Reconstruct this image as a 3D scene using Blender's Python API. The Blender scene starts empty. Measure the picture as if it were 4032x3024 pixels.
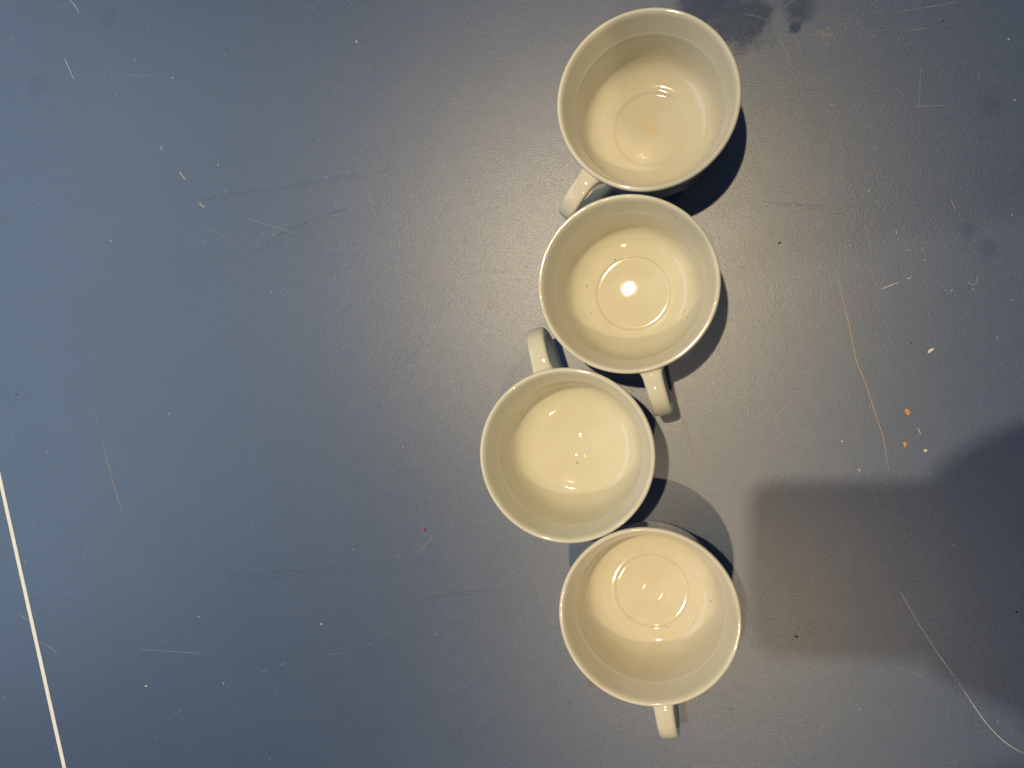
import bpy, bmesh, math, random
from mathutils import Vector, Matrix, noise

# ------------------------------------------------------------------ camera, world, lamps, exposure
scene = bpy.context.scene
C = scene.collection
CAM_H = 0.4297                       # phone camera, metres above the table tennis table
cam_data = bpy.data.cameras.new('camera')
cam_data.sensor_fit = 'HORIZONTAL'
cam_data.sensor_width = 36.0
cam_data.lens = 36.0 * 3028.0 / 4032.0
cam_data.clip_start = 0.005
cam_data.clip_end = 20.0
cam = bpy.data.objects.new('camera', cam_data)
C.objects.link(cam)
CAM_ROT = Matrix(((0.97594, -0.00367, 0.21802), (0.0, 0.99986, 0.01683), (-0.21805, -0.01642, 0.9758)))
CAM_M = Matrix.Translation((0, 0, CAM_H)) @ CAM_ROT.to_4x4()
cam.matrix_world = CAM_M
scene.camera = cam

world = bpy.data.worlds.new('World')
scene.world = world
world.use_nodes = True
bg = world.node_tree.nodes['Background']
bg.inputs['Color'].default_value = (0.70, 0.82, 1.0, 1)
bg.inputs['Strength'].default_value = 0.135


def ceiling_lamp(name, loc, power, radius, color):
    d = bpy.data.lights.new(name, 'AREA')
    d.shape = 'DISK'
    d.size = radius * 2
    d.energy = power
    d.color = color
    o = bpy.data.objects.new(name, d)
    C.objects.link(o)
    o.location = loc
    o.rotation_euler = (0, 0, 0)
    return o


ceiling_lamp('ceiling_lamp', (-0.268, 0.37, 2.4), 41.0, 0.028, (1.0, 0.78, 0.47))
ceiling_lamp('ceiling_lamp', (0.057, -0.880, 2.4), 16.5, 0.028, (1.0, 0.77, 0.46))

# broad soft fill light, added at the left to brighten and blue the table
wd = bpy.data.lights.new('cool_fill_light', 'AREA')
wd.shape = 'RECTANGLE'
wd.size = 1.9
wd.size_y = 1.0
wd.energy = 11.5
wd.color = (0.62, 0.79, 1.0)
wo = bpy.data.objects.new('cool_fill_light', wd)
C.objects.link(wo)
wo.location = (-1.60, 0.10, 1.30)
wo.rotation_euler = (Vector((-0.15, 0.0, 0.0)) - Vector(wo.location)).to_track_quat('-Z', 'Y').to_euler()

scene.view_settings.view_transform = 'Standard'
scene.view_settings.look = 'None'
scene.view_settings.exposure = 0.0
scene.view_settings.gamma = 1.0
scene.view_settings.use_curve_mapping = False

random.seed(7)


# ------------------------------------------------------------------ helpers
def tag(o, label=None, cat=None, group=None, kind=None):
    if label: o['label'] = label
    if cat: o['category'] = cat
    if group: o['group'] = group
    if kind: o['kind'] = kind
    return o


def obj(name, me, mat=None, parent=None):
    o = bpy.data.objects.new(name, me)
    C.objects.link(o)
    if mat: me.materials.append(mat)
    if parent: o.parent = parent
    return o


def mesh(name, verts, faces, smooth=False):
    me = bpy.data.meshes.new(name)
    me.from_pydata(verts, [], faces)
    if smooth:
        for p in me.polygons: p.use_smooth = True
    me.update()
    return me


class NT:
    """small node tree writer"""
    def __init__(self, name):
        self.mat = bpy.data.materials.new(name)
        self.mat.use_nodes = True
        self.t = self.mat.node_tree
        self.bsdf = self.t.nodes['Principled BSDF']

    def n(self, kind, **kw):
        nd = self.t.nodes.new(kind)
        for k, v in kw.items(): setattr(nd, k, v)
        return nd

    def put(self, sock, v):
        if isinstance(v, bpy.types.NodeSocket): self.t.links.new(v, sock)
        else: sock.default_value = v

    def math(self, op, a, b=0.0, clamp=False):
        nd = self.n('ShaderNodeMath', operation=op, use_clamp=clamp)
        self.put(nd.inputs[0], a); self.put(nd.inputs[1], b)
        return nd.outputs[0]

    def mix(self, f, a, b):
        nd = self.n('ShaderNodeMix', data_type='RGBA')
        self.put(nd.inputs[0], f); self.put(nd.inputs[6], a); self.put(nd.inputs[7], b)
        return nd.outputs[2]

    def noise(self, vec, scale, detail=2.0, rough=0.5, dist=0.0):
        nd = self.n('ShaderNodeTexNoise')
        self.put(nd.inputs['Vector'], vec)
        nd.inputs['Scale'].default_value = scale
        nd.inputs['Detail'].default_value = detail
        nd.inputs['Roughness'].default_value = rough
        nd.inputs['Distortion'].default_value = dist
        return nd.outputs['Fac']

    def rng(self, v, a, b, c=0.0, d=1.0, smooth=True):
        nd = self.n('ShaderNodeMapRange', interpolation_type='SMOOTHSTEP' if smooth else 'LINEAR')
        self.put(nd.inputs[0], v)
        for i, x in zip((1, 2, 3, 4), (a, b, c, d)): nd.inputs[i].default_value = x
        return nd.outputs[0]

    def dist(self, vec, p):
        nd = self.n('ShaderNodeVectorMath', operation='DISTANCE')
        self.put(nd.inputs[0], vec); nd.inputs[1].default_value = p
        return nd.outputs['Value']

    def scalev(self, vec, s):
        nd = self.n('ShaderNodeVectorMath', operation='MULTIPLY')
        self.put(nd.inputs[0], vec); nd.inputs[1].default_value = s
        return nd.outputs[0]

    def bump(self, h, strength, distance, normal=None):
        nd = self.n('ShaderNodeBump')
        nd.inputs['Strength'].default_value = strength
        nd.inputs['Distance'].default_value = distance
        self.put(nd.inputs['Height'], h)
        if normal is not None: self.put(nd.inputs['Normal'], normal)
        return nd.outputs[0]


def plain(name, col, rough=0.5, spec=0.5, var=0.0, scale=800.0):
    m = NT(name)
    co = m.n('ShaderNodeTexCoord').outputs['Object']
    f = m.noise(co, scale, 3)
    c2 = tuple(x * (1 - var) for x in col) + (1,)
    m.put(m.bsdf.inputs['Base Color'], m.mix(m.rng(f, 0.3, 0.7), c2, tuple(col) + (1,)))
    m.bsdf.inputs['Roughness'].default_value = rough
    m.bsdf.inputs['Specular IOR Level'].default_value = spec
    return m.mat


# ------------------------------------------------------------------ materials
def make_table_material():
    m = NT('blue_table_paint')
    co = m.n('ShaderNodeTexCoord').outputs['Object']
    # colour: blue paint, faint large mottling
    big = m.noise(co, 9.0, 4, 0.6)
    mid = m.noise(m.scalev(co, (1.0, 3.0, 1.0)), 60.0, 4, 0.6)
    base = m.mix(m.rng(big, 0.3, 0.7), TABLE_A, TABLE_B)
    base = m.mix(m.math('MULTIPLY', m.rng(mid, 0.45, 0.75), 0.16), base, (0.065, 0.085, 0.12, 1))
    # stains: damp patches and dried spots (centre, radius, edge noise, strength)
    wob = m.noise(co, 70.0, 4, 0.6)
    wobs = m.math('MULTIPLY', m.math('SUBTRACT', wob, 0.5), 1.0)

    def blob(p, r, wobble, soft):
        d = m.math('ADD', m.dist(co, p), m.math('MULTIPLY', wobs, wobble))
        return m.rng(d, r * (1 - soft), r * (1 + soft), 1.0, 0.0)
    wet = None
    for p, r, wo, so, k in (((0.030, 0.186, 0), 0.015, 0.034, 0.4, 0.75), ((0.010, 0.196, 0), 0.013, 0.03, 0.3, 0.8), ((0.0575, 0.190, 0), 0.0075, 0.016, 0.5, 0.6),
                            ((0.056, 0.180, 0), 0.0035, 0.01, 0.3, 0.8),
                            ((0.1505, 0.1334, 0), 0.0052, 0.008, 0.8, 0.18), ((0.1485, 0.0625, 0), 0.0036, 0.008, 0.8, 0.22),
                            ((0.139, 0.0716, 0), 0.0042, 0.012, 0.6, 0.3), ((-0.3616, 0.2273, 0), 0.005, 0.006, 0.6, 0.2),
                            ((-0.4151, 0.188, 0), 0.0068, 0.012, 0.6, 0.16)):
        b = m.math('MULTIPLY', blob(p, r, wo, so), k)
        wet = b if wet is None else m.math('MAXIMUM', wet, b)
    base = m.mix(m.math('MULTIPLY', wet, 0.6), base, (0.022, 0.034, 0.065, 1))
    crust = m.math('MULTIPLY', blob((0.0738, 0.1768, 0), 0.0065, 0.022, 0.5), m.rng(m.noise(co, 420.0, 3), 0.45, 0.65))
    base = m.mix(m.math('MULTIPLY', crust, 0.45), base, (0.22, 0.20, 0.15, 1))
    brown = blob((0.0017, -0.1852, 0), 0.0035, 0.006, 0.7)
    base = m.mix(m.math('MULTIPLY', brown, 0.35), base, (0.10, 0.055, 0.02, 1))
    grease = m.math('MAXIMUM', blob((-0.0497, -0.1758, 0), 0.003, 0.006, 0.3), blob((-0.0629, -0.1878, 0), 0.0014, 0.002, 0.3))
    base = m.mix(m.math('MULTIPLY', grease, 0.6), base, (0.04, 0.03, 0.03, 1))
    # tiny dried ring marks
    for p, r, k in (((-0.1088, 0.038, 0), 0.0019, 0.75), ((-0.1505, -0.0815, 0), 0.0034, 0.25)):
        d = m.math('ABSOLUTE', m.math('SUBTRACT', m.math('ADD', m.dist(co, p), m.math('MULTIPLY', wobs, 0.0012)), r), 0.0)
        ring = m.rng(d, 0.0003, 0.0009, 1.0, 0.0)
        base = m.mix(m.math('MULTIPLY', ring, k), base, (0.010, 0.012, 0.016, 1))
    m.put(m.bsdf.inputs['Base Color'], base)
    # gloss: satin, a little worn, wiped streaks
    streak = m.noise(m.scalev(co, (1.0, 7.0, 1.0)), 22.0, 5, 0.65)
    r = m.math('ADD', TABLE_ROUGH, m.math('MULTIPLY', m.math('SUBTRACT', streak, 0.5), 0.05))
    r = m.math('SUBTRACT', r, m.math('MULTIPLY', wet, 0.10))
    m.put(m.bsdf.inputs['Roughness'], r)
    m.put(m.bsdf.inputs['Specular IOR Level'], m.math('SUBTRACT', TABLE_SPEC, m.math('MULTIPLY', wet, 0.75)))
    # fine pebbled grain
    warp = m.scalev(co, (1.0, 1.35, 1.0))
    g = m.noise(warp, 1250.0, 3, 0.65, 0.6)
    b = m.bump(g, 0.75, 0.00014)
    b = m.bump(m.noise(co, 40.0, 2), 0.06, 0.001, b)
    m.put(m.bsdf.inputs['Normal'], b)
    return m.mat


TABLE_A = (0.037, 0.070, 0.146, 1)
TABLE_B = (0.041, 0.076, 0.156, 1)
TABLE_ROUGH = 0.335
TABLE_SPEC = 0.95


def make_glaze(name, col, specks, stains, peel=None):
    """cream glaze; specks = (point, radius, strength) in cup space, stains = (point, radius, strength, colour)"""
    m = NT(name)
    co = m.n('ShaderNodeTexCoord').outputs['Object']
    soft = m.noise(co, 55.0, 3)
    c2 = (col[0] * 0.94, col[1] * 0.93, col[2] * 0.88, 1)
    base = m.mix(m.rng(soft, 0.3, 0.75), tuple(col) + (1,), c2)
    # pin-point iron specks scattered in the glaze
    vor = m.n('ShaderNodeTexVoronoi')
    m.put(vor.inputs['Vector'], co); vor.inputs['Scale'].default_value = 190.0
    sep = m.n('ShaderNodeSeparateColor'); m.put(sep.inputs[0], vor.outputs['Color'])
    rad = m.rng(sep.outputs[0], 0.90, 1.0, 0.0, 0.055, smooth=False)
    sp = m.math('MULTIPLY', m.math('LESS_THAN', vor.outputs['Distance'], rad), 0.55)
    base = m.mix(sp, base, (0.20, 0.13, 0.05, 1))
    for p, r, k, c in stains:
        d = m.math('ADD', m.dist(co, p), m.math('MULTIPLY', m.math('SUBTRACT', m.noise(co, 260.0, 3), 0.5), r * 1.2))
        base = m.mix(m.math('MULTIPLY', m.rng(d, r * 0.1, r, 1.0, 0.0), k), base, tuple(c) + (1,))
    for p, r, k in specks:
        base = m.mix(m.rng(m.dist(co, p), r * 0.6, r, k, 0.0), base, (0.09, 0.05, 0.015, 1))
    m.put(m.bsdf.inputs['Base Color'], base)
    m.bsdf.inputs['Roughness'].default_value = 0.045
    m.bsdf.inputs['Specular IOR Level'].default_value = 0.5
    b = m.bump(m.noise(co, 120.0, 2), 0.10, 0.0006)
    if peel:
        p, r = peel
        h = m.math('MULTIPLY', m.noise(co, 900.0, 3), m.rng(m.dist(co, p), r * 0.4, r, 1.0, 0.0))
        b = m.bump(h, 0.5, 0.00005, b)
    m.put(m.bsdf.inputs['Normal'], b)
    return m.mat


M_TABLE = make_table_material()
M_LINE = plain('white_line_paint', (0.80, 0.80, 0.78), 0.45, 0.4, 0.06, 300.0)

SCRATCHES = [
    ('m', [(-445.9,216.6),(-434.7,221.6),(-412.7,232.4),(-391.1,240.7)]),
    ('w', [(-391.1,241.5),(-386.8,237.3),(-383.7,232.0)]),
    ('w', [(-395.5,204.4),(-391.7,196.6),(-388.2,189.6)]),
    ('m', [(-351.6,190.6),(-339.7,188.2),(-328.7,187.9)]),
    ('m', [(-220.7,222.0),(-217.7,216.7)]),
    ('f', [(-210.2,207.4),(-204.2,212.3)]),
    ('f', [(-204.2,204.1),(-201.9,208.7)]),
    ('f', [(-241.6,179.0),(-237.1,166.7),(-234.1,149.7),(-231.9,127.1)]),
    ('m', [(-192.6,124.8),(-182.3,102.3),(-173.6,73.1),(-165.0,44.2),(-156.4,15.4),(-149.2,-6.4)]),
    ('m', [(-265.7,94.9),(-242.9,87.6),(-213.8,77.3)]),
    ('f', [(-241.5,72.7),(-233.7,74.8),(-215.3,68.3)]),
    ('w', [(-324.9,142.8),(-323.0,139.8)]),
    ('f', [(-323.0,139.8),(-319.7,134.9)]),
    ('O', [(-310.9,125.7),(-308.8,122.9),(-306.3,120.6)]),
    ('O', [(-297.4,105.7),(-295.5,103.9),(-293.2,102.5)]),
    ('f', [(-294.0,78.8),(-286.1,56.9),(-275.0,22.1),(-266.4,-5.3)]),
    ('f', [(-320.9,132.4),(-313.6,99.9),(-302.4,58.7)]),
    ('f', [(-286.3,19.3),(-259.1,20.0),(-212.5,14.4)]),
    ('f', [(-314.8,154.5),(-306.5,162.6)]),
    ('f', [(-357.8,82.5),(-333.8,97.9)]),
    ('f', [(-339.5,211.2),(-309.4,217.1),(-280.0,224.2)]),
    ('f', [(-250.6,118.3),(-231.9,127.1)]),
    ('w', [(-363.0,84.7),(-360.1,83.5)]),
    ('w', [(-283.9,127.6),(-283.4,129.3)]),
    ('f', [(-423.6,84.9),(-421.8,87.6),(-419.0,88.1)]),
    ('f', [(-397.9,89.3),(-396.5,87.0)]),
    ('f', [(-418.9,20.4),(-413.6,9.7),(-406.5,-2.6),(-400.3,-8.5)]),
    ('f', [(-306.5,161.9),(-273.9,180.9),(-264.2,204.2)]),
    ('f', [(-213.5,145.5),(-196.9,160.8)]),
    ('f', [(-402.3,199.0),(-360.3,180.6)]),
    ('f', [(-339.6,199.5),(-316.4,164.1)]),
    ('f', [(-443.0,154.9),(-346.6,178.1)]),
    ('f', [(-346.0,65.1),(-345.3,49.5)]),
    ('D', [(-316.9,104.4),(-274.4,109.6),(-219.7,113.8),(-167.7,119.2)]),
    ('D', [(-255.6,73.2),(-233.6,86.5),(-197.1,97.5)]),
    ('d', [(-111.3,19.7),(-103.8,23.0),(-96.3,25.6)]),
    ('d', [(-120.2,104.6),(-118.4,95.2)]),
    ('D', [(-165.1,1.8),(-146.3,18.1)]),
    ('d', [(-200.4,35.2),(-192.9,40.6)]),
    ('m', [(-374.7,-25.8),(-369.6,-44.6)]),
    ('o', [(-369.6,-44.6),(-361.1,-73.0),(-354.4,-92.3),(-351.9,-98.2)]),
    ('f', [(-351.9,-98.2),(-344.2,-106.9),(-325.6,-125.4),(-299.1,-152.6)]),
    ('f', [(-344.2,-112.9),(-337.5,-127.5),(-327.6,-162.8)]),
    ('m', [(-367.5,-180.8),(-326.1,-179.4),(-264.3,-178.5)]),
    ('m', [(-328.2,-227.2),(-301.2,-209.6),(-268.4,-193.4),(-231.9,-177.3),(-198.2,-170.3)]),
    ('f', [(-276.6,-215.4),(-236.8,-214.3),(-205.9,-207.0),(-175.9,-194.3)]),
    ('f', [(-370.1,-258.9),(-357.4,-224.0),(-345.0,-192.6)]),
    ('o', [(-417.7,-180.5),(-411.4,-183.8),(-405.1,-187.7)]),
    ('o', [(-435.6,-163.2),(-428.6,-166.9)]),
    ('o', [(-449.5,-220.4),(-446.1,-221.7)]),
    ('f', [(-242.7,-158.1),(-233.5,-176.0),(-225.8,-192.5)]),
    ('m', [(-151.6,-104.9),(-146.6,-101.0),(-143.0,-96.0)]),
    ('m', [(-149.2,-7.6),(-139.3,-44.2),(-133.0,-69.8)]),
    ('f', [(-154.0,-234.5),(-141.1,-219.3),(-125.4,-204.0)]),
    ('f', [(-276.8,-8.1),(-272.2,-36.9),(-267.5,-62.8),(-259.8,-100.0)]),
    ('f', [(-312.1,-218.1),(-309.6,-225.3)]),
    ('f', [(-233.2,-123.3),(-227.8,-128.4)]),
    ('f', [(-276.0,-124.0),(-213.1,-115.5),(-168.3,-111.7)]),
    ('f', [(-395.1,-106.2),(-393.0,-109.2)]),
    ('f', [(-209.0,-219.4),(-202.9,-223.7)]),
    ('D', [(-287.4,-129.1),(-236.3,-123.9),(-189.0,-118.4)]),
    ('d', [(-161.1,-136.2),(-125.3,-129.1),(-96.0,-125.3)]),
    ('d', [(-158.9,-137.4),(-125.3,-130.7),(-97.6,-126.4)]),
    ('D', [(-132.5,-193.7),(-114.2,-182.5),(-96.0,-171.5)]),
    ('d', [(-125.3,-91.2),(-126.7,-112.9)]),
    ('D', [(-171.1,-62.8),(-156.5,-58.2)]),
    ('D', [(-139.6,-219.1),(-111.4,-208.0)]),
    ('B',[(77.4,54.2),(80.3,39.1),(83.8,24.5),(87.3,6.5),(91.9,-6.2),(97.0,-22.3),(101.0,-35.4),(103.6,-51.5)]),
    ('B',[(-8.6,1.4),(-6.1,-7.9),(-4.1,-15.4),(-1.6,-22.9),(2.1,-32.9),(4.8,-43.6),(7.3,-51.1),(9.2,-58.6)]),
    ('m', [(91.3,75.9),(95.3,59.0),(99.3,42.2),(103.0,28.5)]),
    ('w', [(99.3,42.5),(103.1,43.9),(107.3,45.6)]),
    ('m', [(117.0,154.6),(116.7,144.1),(116.6,133.6)]),
    ('f', [(116.6,133.6),(116.8,107.7)]),
    ('m', [(99.0,152.6),(124.0,152.8)]),
    ('m', [(103.5,135.1),(130.5,134.3)]),
    ('m', [(91.1,172.2),(120.6,174.1)]),
    ('m', [(104.3,183.3),(134.3,185.7)]),
    ('f', [(74.3,182.2),(102.1,183.0)]),
    ('o', [(131.5,87.1),(133.6,81.7)]),
    ('f', [(133.6,81.7),(136.3,76.4),(142.8,63.3)]),
    ('f', [(82.0,127.8),(84.4,102.5),(89.5,84.3)]),
    ('m', [(46.8,180.0),(52.7,166.2),(56.8,154.9),(58.0,150.0)]),
    ('m', [(30.9,190.1),(39.8,186.8),(45.6,183.2)]),
    ('m', [(49.6,191.8),(56.0,194.8)]),
    ('f', [(140.6,11.5),(147.1,-5.4)]),
    ('f', [(106.6,159.0),(121.8,157.1)]),
    ('f', [(104.8,107.3),(108.1,103.5)]),
    ('f', [(86.8,161.9),(85.8,141.8),(90.7,75.9)]),
    ('f', [(73.1,193.0),(93.4,160.2),(104.5,149.8)]),
    ('f', [(110.2,118.7),(128.8,90.7),(131.5,87.1)]),
    ('f', [(117.8,122.9),(127.4,121.7)]),
    ('d', [(28.6,56.2),(48.7,50.1),(64.9,47.3)]),
    ('d', [(76.1,81.9),(85.1,82.7)]),
    ('D', [(40.3,89.0),(71.5,85.2)]),
    ('w', [(107.6,-109.6),(116.0,-125.8),(126.5,-143.0),(137.3,-158.7)]),
    ('w', [(137.3,-158.7),(148.1,-175.5),(157.7,-186.3),(167.4,-192.1)]),
    ('d', [(84.0,-94.0),(86.9,-102.3),(88.7,-115.6),(88.8,-127.7)]),
    ('f', [(88.8,-127.7),(90.0,-145.9),(90.8,-176.3)]),
    ('f', [(142.8,-56.9),(149.2,-67.2),(158.8,-84.3)]),
    ('f', [(141.2,-112.3),(151.7,-102.2),(159.4,-93.6)]),
    ('f', [(122.0,-128.4),(132.7,-120.5)]),
    ('f', [(129.6,-132.0),(136.0,-128.0)]),
    ('f', [(121.2,-166.8),(127.9,-183.5),(136.1,-199.3)]),
    ('w', [(117.2,-29.2),(118.8,-32.5)]),
    ('d', [(42.6,-132.2),(59.1,-133.5),(74.1,-136.1)]),
    ('d', [(64.9,-138.6),(69.5,-134.0)]),
    ('d', [(21.3,-183.0),(41.7,-184.8)]),
    ('d', [(67.4,-74.0),(69.7,-75.1)]),
    ('f', [(103.1,-100.2),(109.9,-114.2)]),
    ('f', [(138.7,-66.4),(155.8,-95.0)]),
    ('f', [(109.3,-40.0),(116.9,-33.3)]),
    ('f', [(131.9,-149.1),(145.8,-146.8),(162.5,-144.2)]),
]
FLECKS = [
    ('crumb_orange', (112.1, -21.0), 3.7, 1.7, -60),
    ('crumb_orange2', (111.1, -37.5), 2.8, 1.6, -65),
    ('crumb_cream', (120.7, -40.6), 1.7, 1.1, 0),
    ('crumb_pale', (122.7, 10.5), 3.6, 2.2, 40),
    ('flake', (112.1, 47.5), 2.2, 3.2, 12),
    ('red', (-148.3, -93.3), 2.9, 3, 65),
    ('o', (-319.7, -27.1), 2.4, 3, 48),
    ('o', (-298.8, -155.7), 2.6, 3, -15),
    ('cream', (-337.9, -203.2), 1.5, 1.3, 20),
    ('cream', (-215.1, -154.2), 1.3, 1.6, -60),
    ('w', (-282.0, -196.5), 1.5, 2.5, 80),
    ('o', (-142.1, -155.2), 1.2, 2, -60),
    ('o', (-247.5, 48.5), 1.8, 2, 50),
    ('w', (-190.8, 196.0), 1.5, 1.6, -70),
    ('w', (-342.5, 198.6), 1.0, 1.2, 0),
    ('w', (-315.2, 184.9), 1.0, 1, 0),
    ('o', (-388.3, 17.4), 1.2, 2, 60),
    ('w', (-210.6, 116.6), 1.2, 2, 10),
    ('o', (-121.8, 203.9), 1.2, 2, 60),
    ('o', (-148.0, 57.4), 1.2, 3, 90),
    ('o', (74.6, 138.5), 1.9, 2.4, 15),
    ('w', (106.2, 71.4), 1.6, 2.5, -75),
    ('w', (159.8, 134.7), 1.2, 2, 20),
    ('w', (157.0, 164.9), 1.2, 1.5, 20),
    ('cream', (89.4, -51.6), 1.3, 2, -60),
    ('o', (63.1, -31.0), 1.5, 3, 0),
    ('cream', (80.8, -36.7), 0.9, 1.5, 0),
    ('o', (94.4, -18.4), 0.9, 1.5, 60),
    ('red2', (49.2, 67.9), 1.6, 1.3, 0),
    ('dark', (127.3, 176.9), 1.0, 1.5, 40),
    ('dark', (113.8, 14.1), 0.6, 1, 0),
    ('dark', (58.9, -141.2), 1.6, 1.6, -30),
    ('dark', (163.3, -120.8), 1.1, 1.2, 0),
    ('dark', (-417.5, -163.0), 0.6, 1, 0),
    ('navy', (-436.0, -15.6), 1.4, 1.5, 0),
    ('dark', (-219.0, 139.3), 0.6, 1, 0),
    ('w', (-381.8, -114.9), 0.7, 1.2, 0),
    ('w', (-422.8, -101.8), 0.7, 1.2, 0),
    ('w', (-383.7, -121.0), 0.7, 1.2, 0),
    ('w', (-165.7, -110.6), 0.7, 1.2, 0),
    ('w', (-193.9, -107.6), 0.7, 1.2, 0),
    ('w', (-440.1, -46.0), 0.7, 1.2, 0),
    ('w', (-411.8, -53.4), 0.7, 1.2, 0),
    ('w', (-395.6, -146.4), 0.7, 1.2, 0),
    ('w', (-408.4, -164.3), 0.7, 1.2, 0),
    ('w', (-250.3, -241.1), 0.7, 1.2, 0),
    ('w', (-430.2, -127.3), 0.7, 1.2, 0),
    ('w', (-422.9, -148.6), 0.7, 1.2, 0),
    ('w', (-407.8, -251.8), 0.7, 1.2, 0),
    ('w', (-330.3, -236.4), 0.7, 1.2, 0),
    ('w', (-162.3, -44.7), 0.7, 1.2, 0),
    ('w', (-332.7, 217.9), 0.65, 1.2, 0),
    ('w', (-291.4, 206.0), 0.65, 1.2, 0),
    ('w', (-278.6, 195.6), 0.65, 1.2, 0),
    ('w', (-416.9, 110.6), 0.65, 1.2, 0),
    ('w', (-432.9, 103.4), 0.65, 1.2, 0),
    ('w', (-356.5, 177.7), 0.65, 1.2, 0),
    ('w', (-353.7, 173.3), 0.65, 1.2, 0),
    ('w', (-266.8, 153.1), 0.65, 1.2, 0),
    ('w', (-278.4, 112.0), 0.65, 1.2, 0),
    ('w', (-327.4, 18.5), 0.65, 1.2, 0),
    ('w', (-245.8, 83.4), 0.65, 1.2, 0),
    ('w', (-238.8, 46.3), 0.65, 1.2, 0),
    ('w', (-393.5, 190.3), 0.65, 1.2, 0),
    ('w', (-298.9, 107.4), 0.65, 1.2, 0),
    ('w', (-152.4, 206.0), 0.65, 1.2, 0),
    ('w', (-193.7, 218.5), 0.65, 1.2, 0),
    ('w', (-338.7, 114.7), 0.65, 1.2, 0),
    ('w', (-294.0, 81.7), 0.65, 1.2, 0),
    ('w', (112.0, 62.0), 0.7, 1.2, 0),
    ('w', (118.8, 62.7), 0.7, 1.2, 0),
    ('w', (119.8, 56.5), 0.7, 1.2, 0),
    ('w', (96.0, 115.2), 0.7, 1.2, 0),
    ('w', (93.1, 93.0), 0.7, 1.2, 0),
    ('w', (159.3, 77.7), 0.7, 1.2, 0),
    ('w', (141.9, 41.2), 0.7, 1.2, 0),
    ('w', (159.5, 35.6), 0.7, 1.2, 0),
    ('w', (153.2, 16.7), 0.7, 1.2, 0),
    ('w', (132.4, 40.9), 0.7, 1.2, 0),
    ('w', (123.0, -52.5), 0.7, 1.2, 0),
    ('w', (134.1, -88.3), 0.7, 1.2, 0),
    ('w', (155.5, -176.9), 0.7, 1.2, 0),
    ('w', (90.3, -176.9), 0.7, 1.2, 0),
]
LINT = [(140.0, 45.4), (140.8, 43.8), (142.4, 43.6), (143.6, 44.7), (143.9, 46.1), (143.4, 47.3)]
LINT2 = [(113.7, -114.6), (114.8, -114.8), (115.9, -115.3), (116.5, -115.1)]

# ------------------------------------------------------------------ the table (half of a table tennis table)
LINE_A = Vector((-0.4498, -0.0726, 0)); LINE_B = Vector((-0.4008, -0.2638, 0))
LDIR = (LINE_B - LINE_A).normalized()
LNRM = Vector((-LDIR.y, LDIR.x, 0))


def slab_mesh():
    bm = bmesh.new()
    mid = LINE_A + LDIR * 0.12
    for v in ((-0.70, -0.7625), (0.67, -0.7625), (0.67, 0.7625), (-0.70, 0.7625)):
        p = mid + LDIR * v[0] + LNRM * v[1]
        bm.verts.new((p.x, p.y, 0.0))
    f = bm.faces.new(bm.verts)
    r = bmesh.ops.extrude_face_region(bm, geom=[f])
    for v in r['geom']:
        if isinstance(v, bmesh.types.BMVert): v.co.z -= 0.022
    bmesh.ops.recalc_face_normals(bm, faces=bm.faces)
    me = bpy.data.meshes.new('tabletop'); bm.to_mesh(me); bm.free()
    return me


table = tag(obj('tabletop', slab_mesh(), M_TABLE), 'blue table tennis tabletop, scratched and satin, with a thin white line', None, None, 'structure')


def ribbon(pts, width, z, seg=0.0012, wob=0.25, gap=0.0, taper=True, seed=0):
    """flat worn stroke along a smooth curve through pts (metres), broken by gaps"""
    rnd = random.Random(seed)
    P = [Vector((p[0], p[1], 0)) for p in pts]
    if len(P) == 2: P = [P[0], (P[0] + P[1]) / 2, P[1]]
    Q = []
    for i in range(len(P) - 1):                                    # Catmull-Rom
        p0 = P[max(i - 1, 0)]; p1 = P[i]; p2 = P[i + 1]; p3 = P[min(i + 2, len(P) - 1)]
        n = max(2, int((p2 - p1).length / seg))
        for k in range(n):
            t = k / n
            Q.append(0.5 * ((2 * p1) + (p2 - p0) * t + (2 * p0 - 5 * p1 + 4 * p2 - p3) * t * t + (3 * p1 - p0 - 3 * p2 + p3) * t ** 3))
    Q.append(P[-1])
    verts, faces, on = [], [], True
    prev = None
    for i, q in enumerate(Q):
        d = (Q[min(i + 1, len(Q) - 1)] - Q[max(i - 1, 0)])
        if d.length < 1e-9: continue
        d.normalize(); nn = Vector((-d.y, d.x, 0))
        t = i / (len(Q) - 1)
        w = width * 0.5 * (1 + wob * rnd.uniform(-1, 1))
        if taper: w *= min(1.0, 0.25 + 4 * t, 0.25 + 4 * (1 - t))
        off = nn * rnd.uniform(-1, 1) * width * 0.25
        a = len(verts)
        verts += [(q + off + nn * w + Vector((0, 0, z)))[:], (q + off - nn * w + Vector((0, 0, z)))[:]]
        if gap and rnd.random() < gap: on = not on
        if prev is not None and on: faces.append((prev, prev + 1, a + 1, a))
        prev = a
    return verts, faces


# white centre line, with worn edges
lv, lf = [], []
n = 500
rn = random.Random(3)
for i in range(n + 1):
    p = LINE_A + LDIR * (-0.58 + 1.36 * i / n)
    for s in (1, -1):
        e = p + LNRM * s * (0.00145 + rn.uniform(-1, 1) * 0.00005)
        lv.append((e.x, e.y, 0.00012))
for i in range(n):
    lf.append((2 * i, 2 * i + 1, 2 * i + 3, 2 * i + 2))
line = obj('centre_line', mesh('centre_line', lv, lf), M_LINE, table)
line['label'] = 'thin white painted line crossing the corner of the table'

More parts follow.
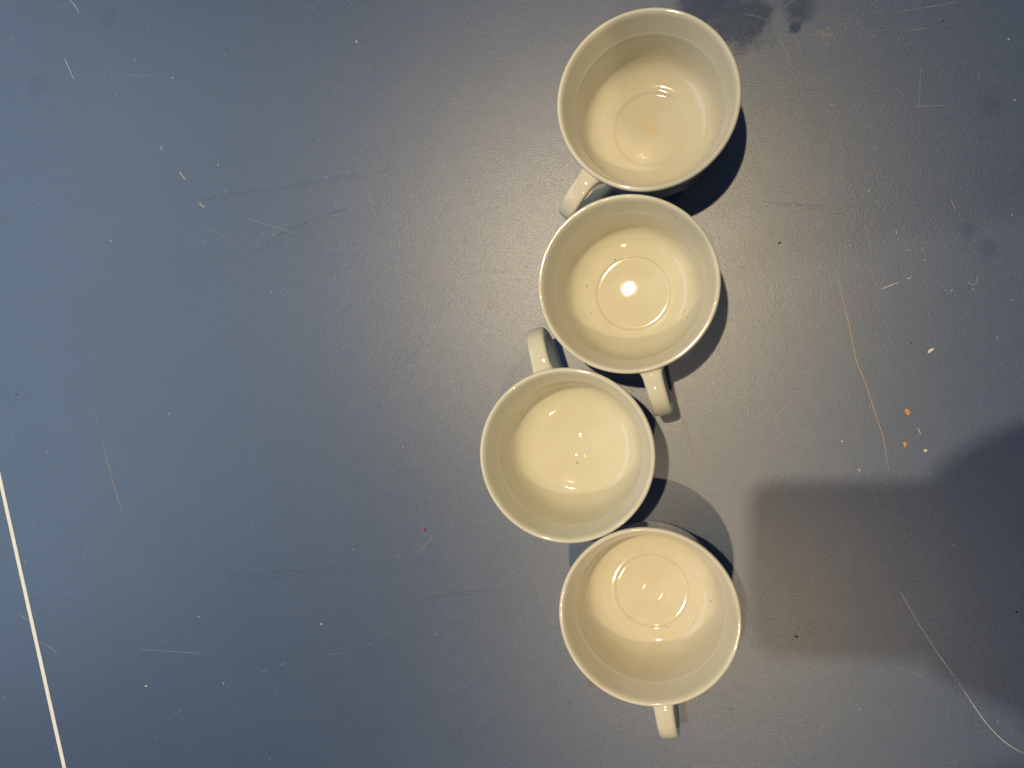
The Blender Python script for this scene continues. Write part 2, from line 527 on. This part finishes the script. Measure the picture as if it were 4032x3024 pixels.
M_SCR = {
    'w': plain('scratch_pale', (0.62, 0.63, 0.62), 0.7, 0.3, 0.3, 900),
    'm': plain('scratch_grey', (0.30, 0.34, 0.38), 0.7, 0.3, 0.4, 900),
    'f': plain('scratch_faint', (0.15, 0.19, 0.24), 0.7, 0.3, 0.4, 900),
    'o': plain('scratch_tan', (0.42, 0.33, 0.27), 0.7, 0.3, 0.3, 900),
    'B': plain('scratch_brown', (0.42, 0.31, 0.24), 0.75, 0.2, 0.25, 700),
    'O': plain('gouge_tan', (0.52, 0.41, 0.32), 0.75, 0.2, 0.4, 900),
    'd': plain('scuff_dark', (0.032, 0.046, 0.075), 0.5, 0.4, 0.3, 900),
}
M_SCR['D'] = M_SCR['d']
SPEC = {'w': (0.00030, 0.0), 'm': (0.00022, 0.04), 'f': (0.00017, 0.10), 'o': (0.00036, 0.02), 'B': (0.00048, 0.0), 'O': (0.0009, 0.0), 'd': (0.00015, 0.12)}
for i, (k, pts) in enumerate(SCRATCHES):
    P = [(x / 1000, y / 1000) for x, y in pts]
    z = 0.00003 + 0.0000008 * i
    if k == 'D':                                                   # rubber scuff: a bundle of hair-fine broken strokes
        V, F = [], []
        for j in range(7):
            dy = random.gauss(0, 0.0011); dx = random.gauss(0, 0.003)
            v, f = ribbon([(x + dx, y + dy) for x, y in P], 0.00006, z, gap=0.25, seed=i * 20 + j)
            F += [tuple(a + len(V) for a in q) for q in f]; V += v
        o = obj('scuff', mesh('scuff', V, F), M_SCR['d'], table)
        continue
    w, g = SPEC[k]
    v, f = ribbon(P, w, z, gap=g, seed=i)
    if not f: v, f = ribbon(P, w, z, gap=0, seed=i)
    obj('scratch', mesh('scratch', v, f), M_SCR[k], table)

# hair-fine wear too small to pick apart: one part
V, F = [], []
rs = random.Random(21)
for j in range(240):
    x = rs.uniform(-0.46, 0.18); y = rs.uniform(-0.27, 0.25)
    a = rs.choice((rs.gauss(1.9, 0.5), rs.gauss(0.4, 0.5), rs.uniform(0, 3.1)))
    L = abs(rs.gauss(0.0, 0.014)) + 0.002
    bend = rs.uniform(-0.15, 0.15)
    p0 = (x, y); p1 = (x + math.cos(a) * L / 2, y + math.sin(a) * L / 2); p2 = (p1[0] + math.cos(a + bend) * L / 2, p1[1] + math.sin(a + bend) * L / 2)
    v, f = ribbon([p0, p1, p2], rs.uniform(0.00003, 0.00010), 0.00002, seg=0.004, gap=0.1, seed=j)
    F += [tuple(q + len(V) for q in g) for g in f]; V += v
tag(obj('fine_wear', mesh('fine_wear', V, F), M_SCR['m'], table), kind='stuff')


# ------------------------------------------------------------------ cups
MMS = 0.001


def lathe(profile, seg=160, warp=None):
    """profile list of (r, z) in mm from the axis under the foot over the rim to the axis inside"""
    verts, faces, rings = [], [], []
    for r, z in profile:
        if r < 1e-6:
            rings.append([len(verts)]); verts.append((0, 0, z * MMS)); continue
        row = []
        for s in range(seg):
            a = 2 * math.pi * s / seg
            rr, zz = (r, z) if warp is None else warp(r, z, a)
            row.append(len(verts)); verts.append((rr * math.cos(a) * MMS, rr * math.sin(a) * MMS, zz * MMS))
        rings.append(row)
    for A, B in zip(rings, rings[1:]):
        for s in range(seg):
            t = (s + 1) % seg
            if len(A) == 1: faces.append((A[0], B[t], B[s]))
            elif len(B) == 1: faces.append((A[s], A[t], B[0]))
            else: faces.append((A[s], A[t], B[t], B[s]))
    return verts, faces


def spline(pts, n):
    out = []
    for i in range(len(pts) - 1):
        p0 = Vector(pts[max(i - 1, 0)]); p1 = Vector(pts[i]); p2 = Vector(pts[i + 1]); p3 = Vector(pts[min(i + 2, len(pts) - 1)])
        for k in range(n):
            t = k / n
            out.append(0.5 * ((2 * p1) + (p2 - p0) * t + (2 * p0 - 5 * p1 + 4 * p2 - p3) * t * t + (3 * p1 - p0 - 3 * p2 + p3) * t ** 3))
    out.append(Vector(pts[-1]))
    return out


OUTER = [(37.0, 2.2), (38.2, 6.0), (39.6, 16.0), (41.2, 30.0), (42.9, 43.0), (43.75, 48.5)]
RIM = [(43.95, 50.4), (43.7, 51.5), (43.0, 52.0), (42.2, 51.9), (41.6, 51.3)]
INNER_TOP = [(40.9, 50.0), (40.0, 46.8), (38.7, 42.0), (37.7, 38.2)]
INNER = [(37.15, 37.2), (36.95, 35.5), (36.6, 30.0), (36.0, 23.0), (34.9, 16.0), (32.6, 10.6), (28.6, 7.4), (24.0, 6.0), (20.6, 5.6)]


def inner_z(r):
    pts = sorted([(p[0], p[1]) for p in INNER_TOP + INNER] + [(19.6, 5.0), (0, 4.9)])
    for (a, b), (c, d) in zip(pts, pts[1:]):
        if a <= r <= c: return b + (d - b) * (r - a) / (c - a)
    return 50.0


def cup_profile(seed, ring_step, centre):
    rnd = random.Random(seed)
    prof = [(0, 2.4), (28.0, 2.4), (30.5, 2.0), (31.2, 0.3), (31.8, 0.0), (34.6, 0.0), (35.4, 0.4)]
    prof += [(p.x, p.y) for p in spline(OUTER + RIM + INNER_TOP, 5)]
    tail = spline(INNER, 9)
    ph = [rnd.uniform(0, 6.28) for _ in range(3)]
    for p in tail:                                                 # throwing rings: shallow ripples up the wall
        amp = 0.045 * min(1.0, max(0.0, (p.y - 7.0) / 6.0))
        rip = amp * (math.sin(p.y * 2.1 + ph[0]) * 0.6 + math.sin(p.y * 3.7 + ph[1]) * 0.4)
        prof.append((p.x + rip, p.y))
    prof += ring_step
    prof += centre
    return prof


def band(prof_fn, seg):
    return prof_fn


def handle_mesh():
    """strap handle in the x-z plane of the cup, x outwards"""
    path = spline([(41.4, 45.0), (44.5, 45.9), (49.0, 46.2), (55.5, 44.9), (61.0, 41.0), (64.2, 34.6), (63.6, 27.2), (59.2, 20.8), (52.0, 16.6), (44.5, 14.2), (38.0, 12.6)], 7)
    N = len(path)
    verts, faces = [], []
    K = 28
    for i, p in enumerate(path):
        d = path[min(i + 1, N - 1)] - path[max(i - 1, 0)]
        d.normalize()
        nrm = Vector((-d.y, d.x))                                  # outward / up side of the strap
        t = i / (N - 1)
        wid = 10.6 - 1.2 * math.sin(math.pi * min(t * 1.5, 1.0)) + 4.2 * math.exp(-(t / 0.085) ** 2) + 3.0 * math.exp(-((1 - t) / 0.08) ** 2)
        thk = 5.2 + 2.2 * math.exp(-(t / 0.08) ** 2) + 2.0 * math.exp(-((1 - t) / 0.08) ** 2)
        for k in range(K):
            a = 2 * math.pi * k / K
            ca, sa = math.cos(a), math.sin(a)
            e = 0.52 if sa > 0 else 0.45                           # super-ellipse: flat faces, soft edges
            u = math.copysign(abs(ca) ** e, ca) * wid / 2
            v = math.copysign(abs(sa) ** (e * 1.25), sa) * thk / 2
            if sa > 0: v *= 1.0
            q = p + nrm * v
            verts.append((q.x * MMS, u * MMS, q.y * MMS))
    for i in range(N - 1):
        for k in range(K):
            l = (k + 1) % K
            faces.append((i * K + k, (i + 1) * K + k, (i + 1) * K + l, i * K + l))
    faces.append(tuple(range(K))[::-1]); faces.append(tuple((N - 1) * K + k for k in range(K)))
    me = mesh('handle', verts, faces, True)
    bm = bmesh.new(); bm.from_mesh(me); bmesh.ops.recalc_face_normals(bm, faces=bm.faces); bm.to_mesh(me); bm.free()
    return me


def pt(deg, r, dz=0.0):
    """a point on the inside of a cup, direction in world degrees"""
    a = math.radians(deg)
    return (r * math.cos(a) * MMS, r * math.sin(a) * MMS, (inner_z(r) + dz) * MMS)


def dome(z0, r0, k):
    # gently domed floor, from the ring to the axis
    return [(r, z0 + k * (r0 * r0 - r * r)) for r in (r0, r0 * .92, r0 * .84, r0 * .76, r0 * .68, r0 * .6, r0 * .5, r0 * .4, r0 * .34, r0 * .28, r0 * .2, r0 * .14, r0 * .07, 0)]


CUPS = [
    dict(xy=(-0.01786, 0.13085), handle=-129.6, seed=1, col=(0.67, 0.64, 0.53),
         label='cream cup at the top of the row, brown-tinged middle, dark red mark outside',
         step=[(19.9, 5.35), (19.3, 4.95), (18.8, 4.72), (18.2, 4.68)], centre=dome(4.68, 17.4, 0.0019),
         specks=[(pt(155, 22), 0.0004, 0.7), (pt(118, 15), 0.00035, 0.8), (pt(60, 20), 0.00035, 0.6), (pt(205, 11), 0.00035, 0.8), (pt(30, 25), 0.0004, 0.5), (pt(-20, 33), 0.00035, 0.5)],
         stains=[((0.0, 0.001, 0.005), 0.0065, 0.36, (0.74, 0.54, 0.26)), ((0.001, -0.004, 0.005), 0.004, 0.22, (0.74, 0.54, 0.26))], peel=((-0.002, -0.014, 0.005), 0.006)),
    dict(xy=(-0.02715, 0.04240), handle=-74.9, seed=2, col=(0.665, 0.64, 0.525),
         label='cream cup second from the top, sharp shining ring inside, brown chip on its rim',
         step=[(20.3, 5.5), (20.0, 5.25), (19.75, 5.0), (19.5, 4.82), (19.25, 4.73), (19.0, 4.695), (18.8, 4.685)], centre=dome(4.68, 18.6, 0.0026),
         specks=[((-0.0196, -0.0383, 0.0512), 0.00085, 1.0), ((0.0231, 0.0325, 0.0465), 0.00065, 0.9), ((0.0370, 0.0140, 0.0440), 0.00055, 0.7),
                 (pt(170, 25.5), 0.00045, 0.9), (pt(-20, 29), 0.00045, 0.9), (pt(-26, 32), 0.00055, 0.95), (pt(180, 30), 0.0004, 0.6), (pt(205, 25), 0.0004, 0.7), (pt(205, 29), 0.0003, 0.6),
                 (pt(-70, 31), 0.0004, 0.5), (pt(-60, 30), 0.0004, 0.5), (pt(-88, 22), 0.0003, 0.6), (pt(60, 25), 0.0003, 0.6), (pt(85, 26), 0.0003, 0.6), (pt(118, 21), 0.0006, 0.6)],
         stains=[], peel=((-0.003, 0.0, 0.005), 0.017)),
    dict(xy=(-0.05733, -0.04200), handle=106.1, seed=3, col=(0.685, 0.665, 0.55),
         label='cream cup standing farthest left, its handle pointing up beside the second cup',
         step=[(20.0, 5.5), (19.0, 5.36), (17.6, 5.18)], centre=[(14.0, 5.0), (9.0, 4.94), (7.4, 4.92), (6.7, 5.02), (6.1, 5.24), (5.5, 5.31), (4.9, 5.23), (4.0, 5.09), (2.5, 5.03), (0, 5.03)],
         specks=[(pt(-92, 9), 0.0006, 0.8), (pt(165, 19), 0.0004, 0.6), (pt(-118, 26), 0.0004, 0.7), (pt(75, 28), 0.0004, 0.5), (pt(90, 30), 0.0004, 0.4), ((-0.0245, -0.0320, 0.0470), 0.0004, 0.5)],
         stains=[((-0.0325, 0.009, 0.0325), 0.004, 0.15, (0.6, 0.45, 0.2))], peel=None),
    dict(xy=(-0.01659, -0.11985), handle=-80.8, seed=4, col=(0.69, 0.65, 0.535),
         label='cream cup at the bottom of the row, its handle pointing down towards the table edge',
         step=[(19.95, 5.42), (19.6, 5.0), (19.2, 4.74), (18.6, 4.68)], centre=dome(4.68, 18.0, 0.0024)[:-7] + [(6.4, 5.36), (5.8, 5.44), (5.2, 5.45), (4.6, 5.40), (3.4, 5.40), (1.8, 5.43), (0, 5.45)],
         specks=[(pt(-5, 31), 0.0006, 0.9), (pt(-9, 27), 0.0004, 0.6), (pt(-70, 20), 0.0004, 0.7), (pt(-66, 21), 0.0004, 0.7), (pt(-35, 27), 0.0004, 0.7), (pt(-32, 29), 0.0003, 0.6), (pt(20, 24), 0.0003, 0.6)],
         stains=[((-0.001, 0.006, 0.005), 0.006, 0.15, (0.66, 0.48, 0.24))], peel=((0.002, -0.008, 0.005), 0.007)),
]

HANDLE = handle_mesh()
cups = []
for i, c in enumerate(CUPS):
    root = bpy.data.objects.new('cup', None)
    root.empty_display_size = 0.01
    C.objects.link(root)
    root.location = (c['xy'][0], c['xy'][1], 0.00015)
    tag(root, c['label'], 'cup', 'cream cups standing in a row on the table')
    mat = make_glaze('cream_glaze', c['col'], c['specks'], c['stains'], c['peel'])
    rnd = random.Random(c['seed'])
    e1, a1 = rnd.uniform(0.1, 0.3), rnd.uniform(0, 6.28)
    a2 = rnd.uniform(0, 6.28)

    def warp(r, z, a, e1=e1, a1=a1, a2=a2):
        k = (z / 52.0)
        rr = r + k * (e1 * math.cos(2 * (a - a1)) + 0.06 * math.cos(3 * (a - a2)))
        return rr, z + (0.08 * math.sin(2 * a + a2) if z > 30 else 0.0)
    v, f = lathe(cup_profile(c['seed'], c['step'], c['centre']), 192, warp)
    me = mesh('body', v, f, True)
    bm = bmesh.new(); bm.from_mesh(me); bmesh.ops.recalc_face_normals(bm, faces=bm.faces); bm.to_mesh(me); bm.free()
    obj('body', me, mat, root)
    h = obj('handle', HANDLE.copy(), mat, root)
    h.rotation_euler.z = math.radians(c['handle'])
    cups.append(root)


# dark red print on the outside of the topmost cup: a leaf shape over a thin line
def outer_r(z):
    pts = [(p[1], p[0]) for p in OUTER]
    for (a, b), (c_, d) in zip(pts, pts[1:]):
        if a <= z <= c_: return b + (d - b) * (z - a) / (c_ - a)
    return 43.7


def print_patch(a0, a1, zmid, half, name, mat, parent, n=40):
    V, F = [], []
    for i in range(n + 1):
        t = i / n
        a = math.radians(a0 + (a1 - a0) * t)
        hw = half * (math.sin(math.pi * t) ** 0.8 + 0.04)
        for z in (zmid + hw, zmid - hw):
            r = outer_r(z) + 0.22
            V.append((r * math.cos(a) * MMS, r * math.sin(a) * MMS, z * MMS))
    for i in range(n): F.append((2 * i, 2 * i + 1, 2 * i + 3, 2 * i + 2))
    return obj(name, mesh(name, V, F, True), mat, parent)


M_RED = plain('dark_red_print', (0.16, 0.018, 0.022), 0.12, 0.5, 0.3, 900)
p = print_patch(-68, -34, 26.0, 5.5, 'printed_mark', M_RED, cups[0])
p['label'] = 'dark red printed mark on the outside of the cup'
print_patch(-64, -32, 15.0, 0.9, 'printed_line', M_RED, cups[0])


# ------------------------------------------------------------------ crumbs and flecks
def crumb_mesh(size, aspect, seed, flat=0.45):
    rnd = random.Random(seed)
    bm = bmesh.new()
    bmesh.ops.create_icosphere(bm, subdivisions=2, radius=0.5)
    for v in bm.verts:
        k = 1 + 0.5 * noise.noise(v.co * 2.3 + Vector((seed * 3.1, 0, 0)))
        v.co = Vector((v.co.x * k * size, v.co.y * k * size / aspect, v.co.z * k * size / aspect * flat)) * MMS
    lo = min(v.co.z for v in bm.verts)
    for v in bm.verts: v.co.z -= lo
    me = bpy.data.meshes.new('crumb'); bm.to_mesh(me); bm.free()
    return me


M_FL = {
    'w': plain('pale_dust', (0.46, 0.49, 0.51), 0.8, 0.2, 0.2, 900),
    'cream': plain('cream_crumb', (0.80, 0.74, 0.58), 0.8, 0.2, 0.3, 900),
    'o': plain('tan_fleck', (0.44, 0.32, 0.24), 0.8, 0.2, 0.3, 900),
    'orange': plain('orange_crumb', (0.80, 0.42, 0.16), 0.75, 0.2, 0.5, 1200),
    'red': plain('red_fleck', (0.42, 0.02, 0.03), 0.7, 0.2, 0.4, 900),
    'red2': plain('rust_fleck', (0.12, 0.06, 0.05), 0.7, 0.2, 0.4, 900),
    'dark': plain('dark_fleck', (0.02, 0.02, 0.02), 0.7, 0.2, 0.3, 900),
    'navy': plain('navy_ink', (0.02, 0.03, 0.12), 0.7, 0.2, 0.3, 900),
}
BIG = {
    'crumb_orange': ('orange', 'crumb', 'larger orange crumb right of the long brown scratch', 'crumb'),
    'crumb_orange2': ('orange', 'crumb', 'smaller orange crumb at the edge of the wide shadow', 'crumb'),
    'crumb_cream': ('cream', 'crumb', 'small round cream crumb just inside the edge of the wide shadow', 'crumb'),
    'crumb_pale': ('cream', 'crumb', 'long pale yellow crumb on the right side of the table', 'crumb'),
    'flake': ('w', 'paint_flake', 'thin white flake lying right of the second cup', 'flake'),
    'red': ('red', 'fleck', 'thin red fleck on the blue table left of the bottom cup', 'fleck'),
}
dust = {}
for i, (k, pos, size, asp, ang) in enumerate(FLECKS):
    if k in BIG:
        mk, name, lab, cat = BIG[k]
        o = obj(name, crumb_mesh(size, asp, i, 0.5), M_FL[mk])
        o.location = (pos[0] / 1000, pos[1] / 1000, 0.00013)
        o.rotation_euler.z = math.radians(ang)
        tag(o, lab, cat, 'crumbs scattered on the table')
    else:
        me = crumb_mesh(size, asp, i, 0.3)
        a = math.radians(ang)
        V = [(pos[0] / 1000 + v.co.x * math.cos(a) - v.co.y * math.sin(a), pos[1] / 1000 + v.co.x * math.sin(a) + v.co.y * math.cos(a), v.co.z + 0.00002) for v in me.vertices]
        d = dust.setdefault(k, ([], []))
        d[1].extend(tuple(q + len(d[0]) for q in p.vertices) for p in me.polygons)
        d[0].extend(V)
rs = random.Random(5)
for j in range(380):                                               # fine pale dust
    x = rs.uniform(-0.46, 0.18); y = rs.uniform(-0.27, 0.25); s = (rs.random() ** 3) * 0.00030 + 0.00006
    d = dust.setdefault('w', ([], []))
    b = len(d[0])
    d[0].extend([(x + s * math.cos(t + j), y + s * math.sin(t + j) * 0.7, 0.00003 + (s * 0.5 if t > 4 else 0)) for t in (0, 1.6, 3.1, 4.7)])
    d[1].extend([(b, b + 1, b + 2), (b, b + 2, b + 3)])
DN = {'w': 'pale_dust', 'cream': 'cream_flecks', 'o': 'tan_flecks', 'dark': 'dark_flecks', 'navy': 'ink_dot', 'red2': 'rust_fleck'}
for k, (V, F) in dust.items():
    tag(obj(DN[k], mesh(DN[k], V, F), M_FL[k], table), kind='stuff')


def fibre(name, pts, rad, mat):
    Q = spline([(x / 1000, y / 1000) for x, y in pts], 5)
    V, F = [], []
    for i, q in enumerate(Q):
        d = Q[min(i + 1, len(Q) - 1)] - Q[max(i - 1, 0)]; d.normalize()
        nn = Vector((-d.y, d.x))
        lift = rad + 0.0002 * math.sin(math.pi * i / (len(Q) - 1))
        for k in range(6):
            a = math.pi * k / 3
            V.append((q.x + nn.x * rad * math.cos(a), q.y + nn.y * rad * math.cos(a), lift + rad * math.sin(a) + 0.0001))
    for i in range(len(Q) - 1):
        for k in range(6):
            F.append((i * 6 + k, i * 6 + (k + 1) % 6, i * 6 + 6 + (k + 1) % 6, i * 6 + 6 + k))
    return obj(name, mesh(name, V, F, True), mat)


tag(fibre('lint_fibre', LINT, 0.00011, M_FL['w']), 'curled white hook-shaped fibre on the right of the table', 'fibre')
tag(fibre('lint_fibre', LINT2, 0.00010, M_FL['w']), 'short wavy pale fibre lying in the wide shadow', 'fibre')


# ------------------------------------------------------------------ photographer's phone and hand, just above the frame: they cast the broad shadows
M_PHONE = plain('phone_black', (0.03, 0.03, 0.035), 0.3, 0.5, 0.1)
M_GLASS = plain('phone_screen', (0.01, 0.01, 0.012), 0.08, 0.5, 0.1)
M_SKIN = plain('skin', (0.45, 0.27, 0.19), 0.55, 0.4, 0.15, 200)
M_SLEEVE = plain('sleeve_cloth', (0.05, 0.055, 0.07), 0.9, 0.1, 0.3, 500)


def rounded_slab(x0, x1, y0, y1, z0, z1, r, n=8):
    V, F = [], []
    out = []
    for cx, cy, a0 in ((x1 - r, y1 - r, 0), (x0 + r, y1 - r, 90), (x0 + r, y0 + r, 180), (x1 - r, y0 + r, 270)):
        for k in range(n + 1):
            a = math.radians(a0 + 90 * k / n)
            out.append((cx + r * math.cos(a), cy + r * math.sin(a)))
    m_ = len(out)
    for z in (z0, z1): V += [(x, y, z) for x, y in out]
    F.append(tuple(range(m_))[::-1]); F.append(tuple(m_ + i for i in range(m_)))
    for i in range(m_): F.append((i, (i + 1) % m_, m_ + (i + 1) % m_, m_ + i))
    return V, F


phone = bpy.data.objects.new('phone', None)
C.objects.link(phone)
phone.empty_display_size = 0.01
phone.matrix_world = CAM_M
tag(phone, 'black phone held flat above the table, seen only by its shadow', 'phone')
v, f = rounded_slab(-0.022, 0.126, -0.056, 0.019, 0.004, 0.012, 0.010)
obj('case', mesh('case', v, f), M_PHONE, phone)
v, f = rounded_slab(-0.020, 0.124, -0.054, 0.017, 0.0121, 0.0124, 0.009)
obj('screen', mesh('screen', v, f), M_GLASS, phone)

# hands and forearms grown along skeletons
person = bpy.data.objects.new('person', None)
C.objects.link(person)
person.empty_display_size = 0.01
person.location = (0.55, -0.05, 0.0)
tag(person, 'person leaning in from the right with a phone, present only as shadows', 'person')


def arm(J, E, root, sleeve_from, sleeve_to):
    names = list(J)
    off = Vector(person.location)
    me = bpy.data.meshes.new('arm')
    me.from_pydata([(Vector(J[k][0]) - off)[:] for k in names], [(names.index(a), names.index(b_)) for a, b_ in E], [])
    o = obj('arm', me, M_SKIN, person)
    sk = o.modifiers.new('skin', 'SKIN')
    for i, k in enumerate(names):
        sv = me.skin_vertices[0].data[i]
        sv.radius = (J[k][1], J[k][1])
        sv.use_root = (k == root)
    sk.use_smooth_shade = True
    sd = o.modifiers.new('subdivision', 'SUBSURF')
    sd.levels = sd.render_levels = 2
    V, F = [], []
    A, B = Vector(sleeve_from) - off, Vector(sleeve_to) - off
    ax = (B - A).normalized(); s1 = ax.cross(Vector((0, 0, 1))).normalized(); s2 = ax.cross(s1)
    for i in range(25):
        t = i / 24
        c0 = A.lerp(B, t); r = 0.043 + 0.014 * t + 0.0015 * math.sin(t * 40)
        for k in range(28):
            a = 2 * math.pi * k / 28
            V.append((c0 + (s1 * math.cos(a) + s2 * math.sin(a)) * r * (1 + 0.03 * noise.noise(Vector((t * 9, math.cos(a) * 2, math.sin(a) * 2)))))[:])
    for i in range(24):
        for k in range(28):
            F.append((i * 28 + k, i * 28 + (k + 1) % 28, i * 28 + 28 + (k + 1) % 28, i * 28 + 28 + k))
    obj('sleeve', mesh('sleeve', V, F, True), M_SLEEVE, o)


J = {
    'elbow': ((0.50, 0.035, 0.56), 0.044), 'fore': ((0.36, 0.02, 0.515), 0.040), 'wrist': ((0.235, -0.002, 0.475), 0.029),
    'palm': ((0.178, -0.020, 0.466), 0.047), 'knuck': ((0.140, -0.016, 0.470), 0.043),
    't1': ((0.142, 0.036, 0.470), 0.019), 't2': ((0.105, 0.048, 0.468), 0.0135), 't3': ((0.072, 0.036, 0.464), 0.0115), 't4': ((0.050, 0.022, 0.462), 0.0085),
    'i1': ((0.118, -0.045, 0.462), 0.0170), 'i2': ((0.088, -0.060, 0.448), 0.0140), 'i3': ((0.066, -0.055, 0.438), 0.0118), 'i4': ((0.048, -0.046, 0.436), 0.0090),
    'm1': ((0.132, -0.058, 0.474), 0.0145), 'm2': ((0.108, -0.082, 0.462), 0.0115), 'm3': ((0.094, -0.073, 0.443), 0.0100), 'm4': ((0.084, -0.052, 0.440), 0.0080),
    'r1': ((0.150, -0.060, 0.474), 0.0140), 'r2': ((0.132, -0.085, 0.462), 0.0110), 'r3': ((0.122, -0.075, 0.443), 0.0095), 'r4': ((0.112, -0.054, 0.440), 0.0078),
    'p1': ((0.168, -0.056, 0.472), 0.0130), 'p2': ((0.156, -0.079, 0.460), 0.0100), 'p3': ((0.147, -0.072, 0.446), 0.0085), 'p4': ((0.138, -0.056, 0.442), 0.0070),
}
E = [('wrist', 'fore'), ('fore', 'elbow'), ('wrist', 'palm'), ('palm', 'knuck'), ('palm', 't1'), ('t1', 't2'), ('t2', 't3'), ('t3', 't4')]
for q in 'imrp':
    E += [('knuck' if q in 'im' else 'palm', q + '1'), (q + '1', q + '2'), (q + '2', q + '3'), (q + '3', q + '4')]
arm(J, E, 'palm', (0.28, 0.006, 0.489), (0.56, 0.041, 0.58))

# second hand, unseen, added to shade the upper right and the top cup
J = {
    'elbow': ((0.44, -0.150, 0.60), 0.044), 'fore': ((0.31, -0.128, 0.578), 0.040), 'wrist': ((0.195, -0.113, 0.560), 0.030),
    'palm': ((0.140, -0.112, 0.556), 0.034), 'knuck': ((0.108, -0.110, 0.556), 0.030),
    't1': ((0.130, -0.082, 0.552), 0.016), 't2': ((0.098, -0.076, 0.545), 0.0125), 't3': ((0.072, -0.080, 0.538), 0.0105), 't4': ((0.052, -0.084, 0.532), 0.0085),
    'i1': ((0.080, -0.094, 0.556), 0.0130), 'i2': ((0.048, -0.092, 0.553), 0.0110), 'i3': ((0.024, -0.093, 0.545), 0.0098), 'i4': ((0.006, -0.094, 0.534), 0.0080),
    'm1': ((0.078, -0.109, 0.558), 0.0135), 'm2': ((0.044, -0.110, 0.556), 0.0112), 'm3': ((0.018, -0.111, 0.546), 0.0100), 'm4': ((0.000, -0.112, 0.533), 0.0080),
    'r1': ((0.080, -0.124, 0.556), 0.0130), 'r2': ((0.048, -0.128, 0.553), 0.0108), 'r3': ((0.024, -0.129, 0.543), 0.0095), 'r4': ((0.007, -0.129, 0.531), 0.0078),
    'p1': ((0.088, -0.138, 0.552), 0.0120), 'p2': ((0.062, -0.145, 0.548), 0.0098), 'p3': ((0.043, -0.147, 0.540), 0.0085), 'p4': ((0.029, -0.147, 0.530), 0.0070),
}
E = [e for e in E if e[1] not in ('r1',)] + [('knuck', 'r1')]
arm(J, E, 'palm', (0.235, -0.118, 0.566), (0.50, -0.158, 0.61))
